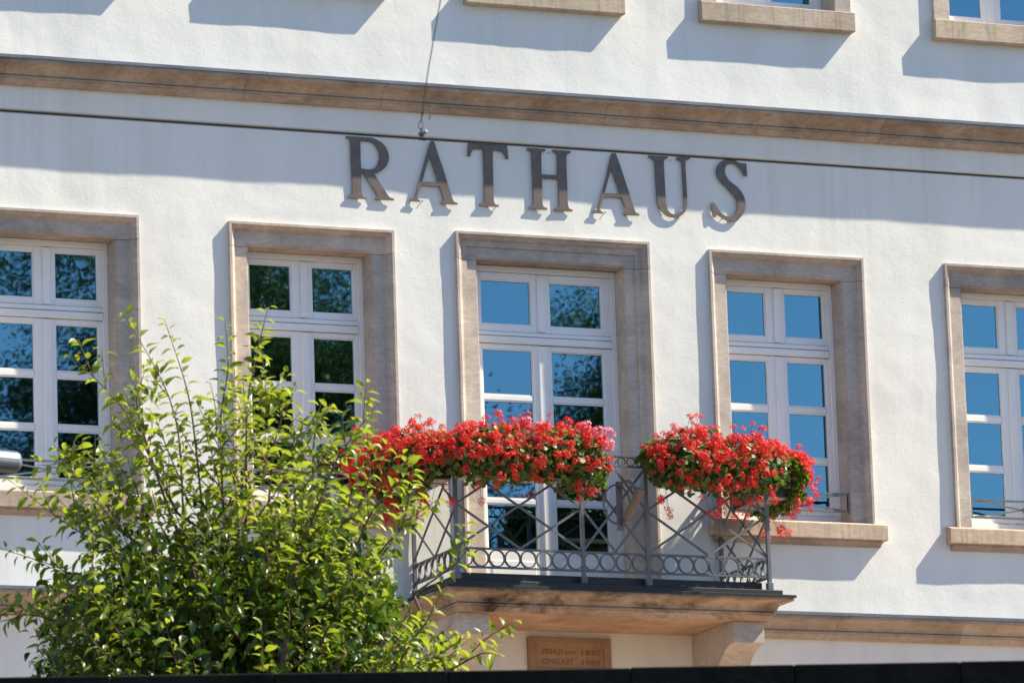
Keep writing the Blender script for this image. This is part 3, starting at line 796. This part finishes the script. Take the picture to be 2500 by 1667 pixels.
RHOMB = (np.array([(0, 0, 0), (.45, -1, .05), (1, 0, -.1), (.45, 1, .05)]), [(0, 1, 2, 3)])
def flower_box(p, q, out, blabel, flabel, nh, nl, rad=(.23, .25), pinks=(), lift=0.0, ends=(.12, .12), seed=1, tail=12):
    r = random.Random(seed)
    p, q, out = Vector(p), Vector(q), Vector(out)
    ax = (q-p); L = ax.length; ax = ax/L; up = Vector((0, 0, 1))
    c = (p+q)/2
    root = empty('flower_box', c); tag(root, blabel, 'flower box', 'flower boxes hung on the balcony railing')
    rot = Matrix((ax, out, up)).transposed().to_4x4()        # local x along the box, y outward
    def put(mb, name, mat):
        me = mb.mesh(name, mat); me.transform(rot); return link(name, me, root)
    h = L/2
    m = MB()
    m.prism([(-.085, 0), (-.075, .005), (.075, .005), (.085, 0), (.098, -.175), (.092, -.185), (-.092, -.185), (-.098, -.175)][::-1] if False else [(-.1, .0), (.1, .0), (.085, -.185), (-.085, -.185)], -h, h)
    m.box(-h-.006, h+.006, -.108, -.094, -.012, .006, .002); m.box(-h-.006, h+.006, .094, .108, -.012, .006, .002)
    put(m, 'trough', 'box')
    put(MB().box(-h+.03, h-.03, -.092, .092, -.202, -.187, .003), 'drip_tray', 'tray')
    put(MB().box(-h+.004, h-.004, -.09, .09, -.01, .004), 'soil', 'soil')
    for t in (-h*.6, h*.6):
        mm = MB().bar((t, -.13, .05), (t, -.13, -.20), .02, .005, (0, 1, 0)); mm.bar((t, -.13, -.205), (t, .09, -.205), .02, .005)
        mm.bar((t, -.13, .05), (t, -.10, .05), .02, .005); put(mm, 'bracket', 'iron')
    # plants
    g = empty('geranium', c); tag(g, flabel, 'flowers', 'geraniums along the balcony railing')
    def surf(t, th, k):
        env = 1.0
        e0 = (t+h+.22)/.34; e1 = (h+.22-t)/.34
        env = min(1, max(.35, math.sqrt(max(0, min(1, e0)))))*min(1, max(.35, math.sqrt(max(0, min(1, e1)))))
        w = c+ax*t
        nz = noise.noise(Vector((w.x*4.5+seed, w.y*4.5, th*1.7)))
        R = (1+.30*nz)*env*k
        return Vector((t, rad[0]*R*math.cos(th)+.05, rad[1]*R*math.sin(th)+.02+lift))
    def W(v): return ax*v.x+out*v.y+up*v.z
    heads = []
    for i in range(nh):
        t = r.uniform(-h-ends[0], h+ends[1]); th = r.triangular(-1.25, 2.4, .55)
        k = r.uniform(.82, 1.18)+(r.uniform(.1, .42) if r.random() < .15 else 0)
        v = surf(t, th, k)
        nrm = Vector((r.uniform(-.35, .35), math.cos(th)*.9+.15, math.sin(th)+.45)).normalized()
        heads.append((v, nrm, r.uniform(.58, .98)))
    for i in range(tail):
        t = r.uniform(-h-ends[0]*.6, h+ends[1]*.6); v = Vector((t, r.uniform(.10, .24), -rad[1]*.85-r.uniform(0, .20)+lift))
        heads.append((v, Vector((r.uniform(-.5, .5), .9, -.1)).normalized(), r.uniform(.75, 1.05)))
    stems = MB()
    for i, (v, nrm, s) in enumerate(heads):
        me = HEADS[r.randrange(7)]
        o = link('flower_head', me, g); o.location = W(v)
        o.rotation_mode = 'QUATERNION'; o.rotation_quaternion = (W(nrm)).to_track_quat('Z', 'Y') @ Matrix.Rotation(r.uniform(0, 6.28), 3, 'Z').to_quaternion()
        o.scale = (s, s, s)
        b = v*.45; b.x = v.x*.97
        stems.tube([tuple(W(b)), tuple(W((b+v)/2+Vector((0, 0, .02)))), tuple(W(v))], .0016, 4, cap=False)
    for (t, th, k) in pinks:
        v = surf(t, th, k); o = link('flower_head', PINK[r.randrange(2)], g); o.location = W(v)
        o.rotation_mode = 'QUATERNION'; o.rotation_quaternion = W(Vector((0, .8, .6))).to_track_quat('Z', 'Y'); o.scale = (1.45,)*3
        o['label'] = 'pink flower head'
    so = stems.build('stems', 'gleaf', g); so['kind'] = 'stuff'
    P, D, Nn, T = [], [], [], []
    for i in range(nl):
        t = r.uniform(-h-ends[0]*.9, h+ends[1]*.9); th = r.uniform(-1.55, 3.0); k = math.sqrt(r.uniform(.2, 1.12))
        v = surf(t, th, k*.97)
        nrm = Vector((r.gauss(0, .4), math.cos(th)+r.gauss(0, .35), math.sin(th)+.5+r.gauss(0, .35))).normalized()
        d = nrm.orthogonal(); d = Matrix.Rotation(r.uniform(0, 6.28), 3, nrm) @ d
        P.append(W(v)); D.append(W(d)); Nn.append(W(nrm)); T.append(r.uniform(.05, .85))
    P, D, Nn, T = map(np.array, (P, D, Nn, T)); n = len(P)
    lo = leaf_cloud('foliage', P, D, Nn, rng.uniform(.034, .052, n), rng.uniform(.020, .028, n), T, 'gleaf', g, ROUND); lo['kind'] = 'stuff'
    return root
BZ = -2.055
flower_box((-1.36, -1.025, BZ), (-.16, -1.025, BZ), (0, -1, 0), 'brown flower box on the front rail left of the flag holder',
           'red trailing geraniums in the front box left of the flag holder', 310, 2300, (.25, .255), pinks=((.50, .6, 1.3), (.60, .3, 1.3), (.44, 1.0, 1.15), (.64, .9, 1.35), (-.05, 1.3, 1.05), (.1, 1.5, 1.0)), ends=(.26, .06), seed=3, tail=9, lift=-.05)
flower_box((.40, -1.025, BZ), (1.36, -1.025, BZ), (0, -1, 0), 'brown flower box on the front rail right of the flag holder',
           'red trailing geraniums in the front box right of the flag holder', 290, 2100, (.26, .265), ends=(.14, .16), seed=5, tail=18, lift=-.05)
flower_box((-1.455, -.10, BZ), (-1.455, -.92, BZ), (-1, 0, 0), 'brown flower box on the left side rail nearest the small tree',
           'red geraniums on the left side rail half hidden by tree leaves', 330, 2000, (.44, .27), ends=(.10, .20), seed=8, tail=26, lift=-.05)
flower_box((1.555, -.90, BZ-.03), (1.555, -.14, BZ-.03), (1, 0, 0), 'brown flower box on the right side rail before the window',
           'red geraniums spilling over the right side rail before the window', 210, 1300, (.29, .26), ends=(.12, .05), seed=13, tail=14, lift=-.04)

# ------------------------------------------------------------------ overhead cable with hanger
wy_ = -24.24; wz_ = -5.495
m = MB().tube([(-60, wy_-.03, wz_+.02), (-11.106, wy_, wz_), (40, wy_+.03, wz_+.02)], .0072, 8)
cab = m.build('overhead_cable', 'wire', smooth=True)
tag(cab, 'taut black overhead cable crossing in front of the RATHAUS letters', 'cable')
hg = empty('cable_hanger', (-11.106, wy_, wz_)); tag(hg, 'small clamp on the black cable with thin wire running upward', 'cable hanger')
m = MB().box(-.010, .008, -.006, .006, -.008, .022, .002); m.box(.006, .016, -.004, .004, -.009, .006, .001); m.build('clamp', 'wire', hg)
m = MB().tube([(.010, -.004, .016), (.015, -.004, .024), (.013, -.004, .031)], [.005, .008, .004], 10); m.build('bolt', 'galv', hg, smooth=True)
loop = [(-.002+.009*math.cos(t), 0, .047+.016*math.sin(t)) for t in np.linspace(0, 2*math.pi, 17)[:-1]]
MB().tube(loop, .0014, 6, closed=True).build('eye', 'wire', hg, smooth=True)
MB().tube([(0, 0, .022), (0, 0, .038)], .003, 6).build('pin', 'wire', hg)
hk = [(.0, 0, .062), (.004, 0, .085), (.015, -.003, .105), (.026, -.004, .110), (.033, -.005, .100), (.034, -.005, .085), (.030, -.004, .07)]
MB().tube(hk, .0017, 6).build('wire_tail', 'wire', hg, smooth=True)
MB().tube([(-.001, 0, .060), (.006, 0, .10), (.035, .002, .26), (.10, .005, .56), (.42, .02, 2.0)], .0021, 6).build('hanger_wire', 'wire', hg, smooth=True)
mc = MB().tube([(-60, wy_+.02, wz_+2.3), (-10.686, wy_+.02, wz_+2.0), (40, wy_+.02, wz_+2.4)], .006, 8).build('carrier_cable', 'wire', smooth=True)
tag(mc, 'upper carrier cable that the thin hanger wire is tied to', 'cable')

# ------------------------------------------------------------------ galvanised mast with bracket tube (end of the tube shows at the left edge)
MP = Vector((-12.785, -24.534, -6.83))-Vector((.973, .229, 0))*2.4
mast = empty('bracket_mast', (MP.x, MP.y, GZ)); tag(mast, 'grey galvanised bracket tube reaching in at the left edge of the picture', 'mast')
e = Vector((-12.785, -24.534, -6.83))-Vector((MP.x, MP.y, GZ)); s0 = Vector((0, 0, e.z)); dd = (e-s0).normalized()
MB().tube([s0, e-dd*.016, e-dd*.006, e, e+dd*.002], [.0385, .0385, .037, .031, .005], 32).build('bracket_tube', 'galv', mast, smooth=True)
MB().tube([(0, 0, 0), (0, 0, e.z+.5)], [.10, .07], 20).build('pole', 'galv', mast, smooth=True)

# ------------------------------------------------------------------ terrace, retaining wall
A_, B_ = Vector((-12.889, -24.625)), Vector((-9.46, -25.641)); dw = (B_-A_).normalized(); nw = Vector((-dw.y, dw.x))
m = MB(); a, b = A_-dw*60+nw*.3, B_+dw*60+nw*.3
ring = [(a.x, a.y), (b.x, b.y), (70, 12), (-70, 12)]
k = len(m.v)
m.v += [(x, y, GZ-.2) for x, y in ring]+[(x, y, TZ) for x, y in ring]
m.f += [(3, 2, 1, 0), (4, 5, 6, 7)]+[(i, (i+1) % 4, 4+(i+1) % 4, 4+i) for i in range(4)]
tag(m.build('terrace', 'paving'), kind='structure')
tag(MB().box(-60, 60, -4.5, .0, TZ-.1, TZ+.12, .01).build('pavement', 'slabs'), kind='structure')
rw = empty('retaining_wall', (A_.x, A_.y, GZ)); tag(rw, 'dark retaining wall with coping stones along the bottom edge of the picture', 'wall')
ang = math.atan2(dw.y, dw.x)
rot = Matrix.Rotation(ang, 4, 'Z')
def wpart(mb, name, mat):
    me = mb.mesh(name, mat); me.transform(rot); return link(name, me, rw)
TOP = -7.601-GZ
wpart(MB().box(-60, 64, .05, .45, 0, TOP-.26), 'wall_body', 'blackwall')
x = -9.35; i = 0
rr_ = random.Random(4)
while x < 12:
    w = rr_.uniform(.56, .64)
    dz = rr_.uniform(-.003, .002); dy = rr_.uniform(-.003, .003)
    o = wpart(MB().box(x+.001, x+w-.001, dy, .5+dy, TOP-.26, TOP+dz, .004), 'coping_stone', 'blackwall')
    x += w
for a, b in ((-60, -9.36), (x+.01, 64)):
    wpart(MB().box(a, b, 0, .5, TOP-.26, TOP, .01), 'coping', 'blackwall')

# ------------------------------------------------------------------ the small tree in front of the facade
def at(px, py, dist):
    d = fw + RX*((px-1250)/14200) - UX*((py-833.5)/14200)
    h = math.hypot(d.x, d.y); return CAM + d*(dist/h)
TD = 28.0
tb = at(620, 1500, TD); tb.z = TZ
tree = empty('small_tree', tb); tag(tree, 'small leafy tree with long upright shoots in front of the facade', 'tree')
tr = random.Random(21)
fork = Vector((tb.x, tb.y, -6.95))
m = MB().tube([tb-tb, Vector((.03, .02, .35)), fork-tb], [.075, .062, .055], 12)
m.build('trunk', 'bark', tree, smooth=True)
def bez(a, b, c, n):
    return [a*(1-t)**2+b*2*t*(1-t)+c*t*t for t in [i/n for i in range(n+1)]]
nodes = []
for (px, py, dd_) in ((200, 1560, -.3), (330, 1450, .3), (470, 1380, -.2), (600, 1330, .25), (720, 1380, -.35), (850, 1440, .2), (960, 1530, -.1), (1080, 1590, .25), (420, 1560, -.55), (700, 1560, -.6), (560, 1500, .6), (840, 1590, -.5)):
    n_ = at(px, py, TD+dd_); nodes.append(n_)
    pts = bez(fork, fork.lerp(n_, .5)+Vector((0, 0, -.12)), n_, 7)
    MB().tube([q-tb for q in pts], [.034-.0026*i for i in range(8)], 8).build('branch', 'bark', tree, smooth=True)
LP, LD, LN, LL, LT = [], [], [], [], []
hero_leaves = []
def add_leaf(p, d, n, L, t, hero):
    (hero_leaves if hero else None) is not None and hero_leaves.append((p.copy(), d.copy(), n.copy(), L, t))
    if not hero: LP.append(tuple(p-tb)); LD.append(tuple(d)); LN.append(tuple(n)); LL.append(L); LT.append(t)
def shoot(pts, r0, gap, hero=False, twigs=None, skip=.12, lsize=1.0):
    # leaves along a polyline, alternating sides
    seg = [(pts[i+1]-pts[i]).length for i in range(len(pts)-1)]; tot = sum(seg)
    s = tot*skip; side = tr.uniform(0, 6.28)
    while s < tot:
        acc = 0
        for i, L in enumerate(seg):
            if acc+L >= s: break
            acc += L
        t = (s-acc)/max(1e-6, seg[i]); p = pts[i].lerp(pts[i+1], t); ax = (pts[i+1]-pts[i]).normalized()
        side += 2.4+tr.uniform(-.5, .5)
        o = ax.orthogonal().normalized(); o = Matrix.Rotation(side, 3, ax) @ o
        f = s/tot
        d = (o*1.0+ax*tr.uniform(.15, .75)+Vector((0, 0, tr.uniform(-.2, .45)))).normalized()
        n = (Vector((0, 0, 1))-d*d.z+Vector((tr.gauss(0, .45), tr.gauss(0, .45), tr.gauss(0, .2)))).normalized()
        L_ = tr.uniform(.050, .086)*lsize*(1-.35*max(0, f-.75)/.25)
        add_leaf(p+d*.012, d, n, L_, min(1, max(0, tr.gauss(.70, .25)+.25*f)), hero)
        s += gap*tr.uniform(.6, 1.4)
HERO = [((450, 1330), (440, 1060), (405, 940), (298, 757)), ((500, 1300), (470, 1010), (452, 930), (402, 782)),
        ((545, 1250), (536, 1010), (560, 900), (549, 778)), ((600, 1250), (602, 980), (622, 880), (655, 748)),
        ((430, 1250), (340, 1060), (290, 980), (168, 862)), ((760, 1300), (765, 1100), (770, 1040), (787, 975)),
        ((650, 1300), (668, 1080), (690, 1020), (676, 948)), ((740, 1330), (820, 1120), (850, 1080), (923, 984)),
        ((1000, 1640), (1130, 1615), (1180, 1560), (1262, 1512)), ((900, 1400), (980, 1290), (1000, 1220), (1008, 1130)),
        ((350, 1350), (250, 1330), (170, 1285), (10, 1162)), ((330, 1470), (230, 1440), (150, 1385), (0, 1338)),
        ((260, 1560), (150, 1515), (80, 1500), (4, 1498)), ((300, 1300), (230, 1180), (180, 1120), (130, 1086)),
        ((1010, 1450), (1080, 1400), (1120, 1370), (1150, 1330)), ((380, 1150), (345, 1040), (330, 980), (355, 900)),
        ((590, 1150), (640, 1000), (650, 940), (640, 860)), ((850, 1300), (900, 1180), (905, 1130), (880, 1060)),
        ((960, 1640), (1010, 1560), (1040, 1520), (1080, 1440)), ((520, 1640), (560, 1560), (540, 1520), (470, 1470)),
        ((700, 1250), (700, 1120), (715, 1080), (740, 1040)), ((880, 1420), (940, 1330), (980, 1290), (1040, 1250)), ((860, 1360), (900, 1260), (930, 1220), (985, 1170)), ((1090, 1640), (1160, 1600), (1190, 1590), (1222, 1600))]
for i, q in enumerate(HERO):
    dd_ = tr.uniform(-.35, .35)
    P4 = [at(px, py, TD+dd_-.05*k) for k, (px, py) in enumerate(q)]
    pts = []
    for k in range(3):
        a, b = P4[k], P4[k+1]
        pts += [a.lerp(b, t/4) for t in range(4)]
    pts.append(P4[-1])
    for _ in range(2):
        pts = [pts[0]]+[(pts[k-1]+pts[k]*2+pts[k+1])/4 for k in range(1, len(pts)-1)]+[pts[-1]]
    n = len(pts)
    MB().tube([p-tb for p in pts], [.0065-.005*k/(n-1) for k in range(n)], 6).build('branch', 'twig', tree, smooth=True)
    shoot(pts, .005, .0215, hero=True, skip=.22)
    for _ in range(tr.randint(3, 5) if 4 <= i < 21 and i not in (8, 14, 18) else tr.randint(0, 1)):
        k = tr.randint(int(n*.30), n-3); a = pts[k]; axd = (pts[k+1]-pts[k]).normalized()
        o_ = Matrix.Rotation(tr.uniform(0, 6.28), 3, axd) @ axd.orthogonal().normalized()
        tipp = a+(axd*tr.uniform(.7, 1.1)+o_*tr.uniform(.5, .9)).normalized()*tr.uniform(.10, .22)
        sp_ = bez(a, a.lerp(tipp, .5)+Vector((0, 0, -.012)), tipp, 4)
        MB().tube([q_-tb for q_ in sp_], [.003, .0027, .0024, .002, .0014], 5).build('branch', 'twig', tree, smooth=True)
        shoot(sp_, .003, .020, hero=True, skip=.2)
    j = nodes[min(range(len(nodes)), key=lambda t: (nodes[t]-pts[0]).length)]
    MB().tube([q_-tb for q_ in bez(j, j.lerp(pts[0], .5)+Vector((0, 0, -.05)), pts[0], 4)], .007, 6).build('branch', 'bark', tree, smooth=True)
POLY = [(120, 1100), (230, 1060), (330, 1040), (400, 1000), (480, 930), (560, 880), (640, 890), (700, 970), (780, 1010), (850, 1060), (880, 1130), (900, 1190), (930, 1260), (950, 1350), (960, 1440),
        (1050, 1520), (1170, 1560), (1130, 1640), (70, 1660), (70, 1520), (50, 1440), (130, 1400), (250, 1390), (255, 1310), (130, 1210)]
def inside(x, y):
    c_ = False; j = len(POLY)-1
    for i in range(len(POLY)):
        xi, yi = POLY[i]; xj, yj = POLY[j]
        if (yi > y) != (yj > y) and x < (xj-xi)*(y-yi)/(yj-yi)+xi: c_ = not c_
        j = i
    return c_
tw = MB(); cnt = 0
while cnt < 420:
    px, py = tr.uniform(50, 1180), tr.uniform(880, 1690)
    if not inside(px, py): continue
    keep = .42+.58*min(1, max(0, (py-1000)/330))
    if tr.random() > keep: continue
    dep = tr.gauss(0, .38); base_c = Vector((0, 0, 0))
    tip = at(px, py, TD+dep)
    ln = tr.uniform(.20, .46)
    lean = (px-600)/700
    d = (RX*(lean+tr.gauss(0, .33))+Vector((0, 0, 1))*tr.uniform(.55, 1.1)+Vector((fw.x, fw.y, 0))*tr.gauss(dep*.5, .3)).normalized()
    base = tip-d*ln+Vector((0, 0, -.03))
    mid = tip.lerp(base, .5)-Vector((0, 0, .03))+RX*tr.gauss(0, .015)
    pts = bez(base, mid, tip, 5)
    tw.tube([q-tb for q in pts], [.0045, .004, .0034, .003, .0024, .0016], 5, cap=False)
    shoot(pts, .004, .0245, skip=.05, lsize=tr.uniform(.8, 1.12)); cnt += 1
o = tw.build('twigs', 'twig', tree); o['kind'] = 'stuff'
# inner foliage of the crown; shade of the core put into darker tints
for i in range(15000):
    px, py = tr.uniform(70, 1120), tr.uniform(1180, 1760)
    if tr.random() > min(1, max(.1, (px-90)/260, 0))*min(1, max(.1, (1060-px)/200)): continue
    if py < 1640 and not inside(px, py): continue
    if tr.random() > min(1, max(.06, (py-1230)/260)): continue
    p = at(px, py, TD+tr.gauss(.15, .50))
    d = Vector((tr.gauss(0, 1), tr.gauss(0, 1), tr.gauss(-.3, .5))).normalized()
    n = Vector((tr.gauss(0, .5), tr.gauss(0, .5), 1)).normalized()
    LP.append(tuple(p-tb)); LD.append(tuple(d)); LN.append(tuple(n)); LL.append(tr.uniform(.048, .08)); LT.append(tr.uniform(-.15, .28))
if len(hero_leaves) > 300:
    tr.shuffle(hero_leaves)
    for p, d, n, L, t in hero_leaves[300:]: LP.append(tuple(p-tb)); LD.append(tuple(d)); LN.append(tuple(n)); LL.append(L); LT.append(t)
    hero_leaves = hero_leaves[:300]
LL = np.array(LL)
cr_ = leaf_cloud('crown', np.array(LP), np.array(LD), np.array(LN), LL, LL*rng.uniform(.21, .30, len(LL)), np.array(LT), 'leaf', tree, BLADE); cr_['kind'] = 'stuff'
leaf_me = []
for i, (cu, fo, t) in enumerate(((.35, .12, .35), (.55, .14, .6), (.25, .10, .85), (.65, .08, .7))):
    v, f = blade(cu, fo)
    v = v.copy(); v[:, 1] *= .26
    me = bpy.data.meshes.new('leaf'); me.from_pydata([tuple(a) for a in v], [], f)
    at_ = me.attributes.new('tint', 'FLOAT', 'POINT'); at_.data.foreach_set('value', [t]*len(v))
    me.materials.append(MAT['leaf']); me.polygons.foreach_set('use_smooth', [True]*len(me.polygons)); leaf_me.append(me)
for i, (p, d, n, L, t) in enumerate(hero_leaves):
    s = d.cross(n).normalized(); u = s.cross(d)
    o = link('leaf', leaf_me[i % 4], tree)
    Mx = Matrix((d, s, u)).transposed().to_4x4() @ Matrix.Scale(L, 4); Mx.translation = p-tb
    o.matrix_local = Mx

# dark round post half hidden behind the small tree
pb = at(795, 1165, 33.0)
po = empty('round_post', (pb.x, pb.y, TZ)); tag(po, 'dark blue round post half hidden behind the small tree', 'post')
hh = pb.z-TZ
MB().tube([(0, 0, 0), (0, 0, .12), (0, 0, .13), (0, 0, hh-.03)], [.085, .085, .062, .058], 24).build('shaft', 'post', po, smooth=True)
MB().tube([(0, 0, hh-.03), (0, 0, hh-.012), (0, 0, hh+.004), (0, 0, hh+.012)], [.064, .066, .05, .012], 24).build('cap', 'post', po, smooth=True)

# ------------------------------------------------------------------ big trees across the street (seen mirrored in the panes)
def big_tree(name, base, h, crown_fn, n, label, seed, lsz=.075):
    r = np.random.default_rng(seed); rr = random.Random(seed)
    root = empty(name, base); tag(root, label, 'tree', 'large trees across the street')
    MB().tube([(0, 0, 0), (.05, .0, h*.4), (0, .05, h*.92)], [.32, .22, .03], 12).build('trunk', 'bark', root, smooth=True)
    K_ = np.array([crown_fn(rr) for i in range(max(40, n//26))])     # boughs
    C_ = K_[r.integers(0, len(K_), n)]+r.normal(0, 1, (n, 3))*np.array([.42, .42, .26])      # centres of leaf sprays on the boughs
    P = np.repeat(C_, 26, axis=0)
    P = P+r.normal(0, 1, P.shape)*np.array([.20, .20, .11])
    D = np.repeat(C_, 26, axis=0)*np.array([.6, .6, 0])+r.normal(0, 1, P.shape)*np.array([1, 1, .5])-np.array([0, 0, .35])
    Nn = r.normal(0, 1, P.shape)+np.array([0, 0, .3])
    m_ = len(P); L = r.uniform(.6, 1.2, m_)*lsz
    lc = leaf_cloud('crown', P, D, Nn, L, L*.33, r.uniform(0, 1, m_), 'dleaf', root, RHOMB); lc['kind'] = 'stuff'
def broad(cx, cz, rx, rz):
    def f(r):
        while True:
            x, y, z = (r.uniform(-1, 1) for _ in range(3)); q = x*x+y*y+z*z
            if .25 < q < 1:
                s = 1+.35*noise.noise(Vector((x*2.1+cx, y*2.1, z*2.1+cz)))
                if q > .97*s and r.random() < .7: continue
                return (x*rx*s, y*rx*s, cz+z*rz*s)
    return f
def spruce(h, r0):
    def f(r):
        t = r.random()**.75; z = h*(.12+.87*(1-t)) if False else h*(1-.88*math.sqrt(r.random()))
        rad = r0*(1-z/h)*1.05+.05
        tier = .75+.25*math.cos(z*5.2); a = r.uniform(0, 6.28)+.4*math.sin(z)
        q = math.sqrt(r.uniform(.3, 1))*rad*tier
        return (q*math.cos(a), q*math.sin(a), z-.18*q)
    return f
big_tree('lime_tree', (11.3, -39.2, GZ), 22.5, broad(1.0, 16.2, 3.7, 6.4), 12000, 'tall broad dark tree across the street mirrored in the left windows', 5)
big_tree('spruce_tree', (17.7, -38.6, GZ), 21.5, spruce(21.3, 5.0), 12000, 'pointed dark spruce across the street mirrored in the balcony door', 9, .075)
big_tree('maple_tree', (5.2, -40.5, GZ), 17, broad(4.0, 12.4, 3.6, 4.6), 3500, 'rounded dark tree across the street mirrored in the leftmost window', 15)
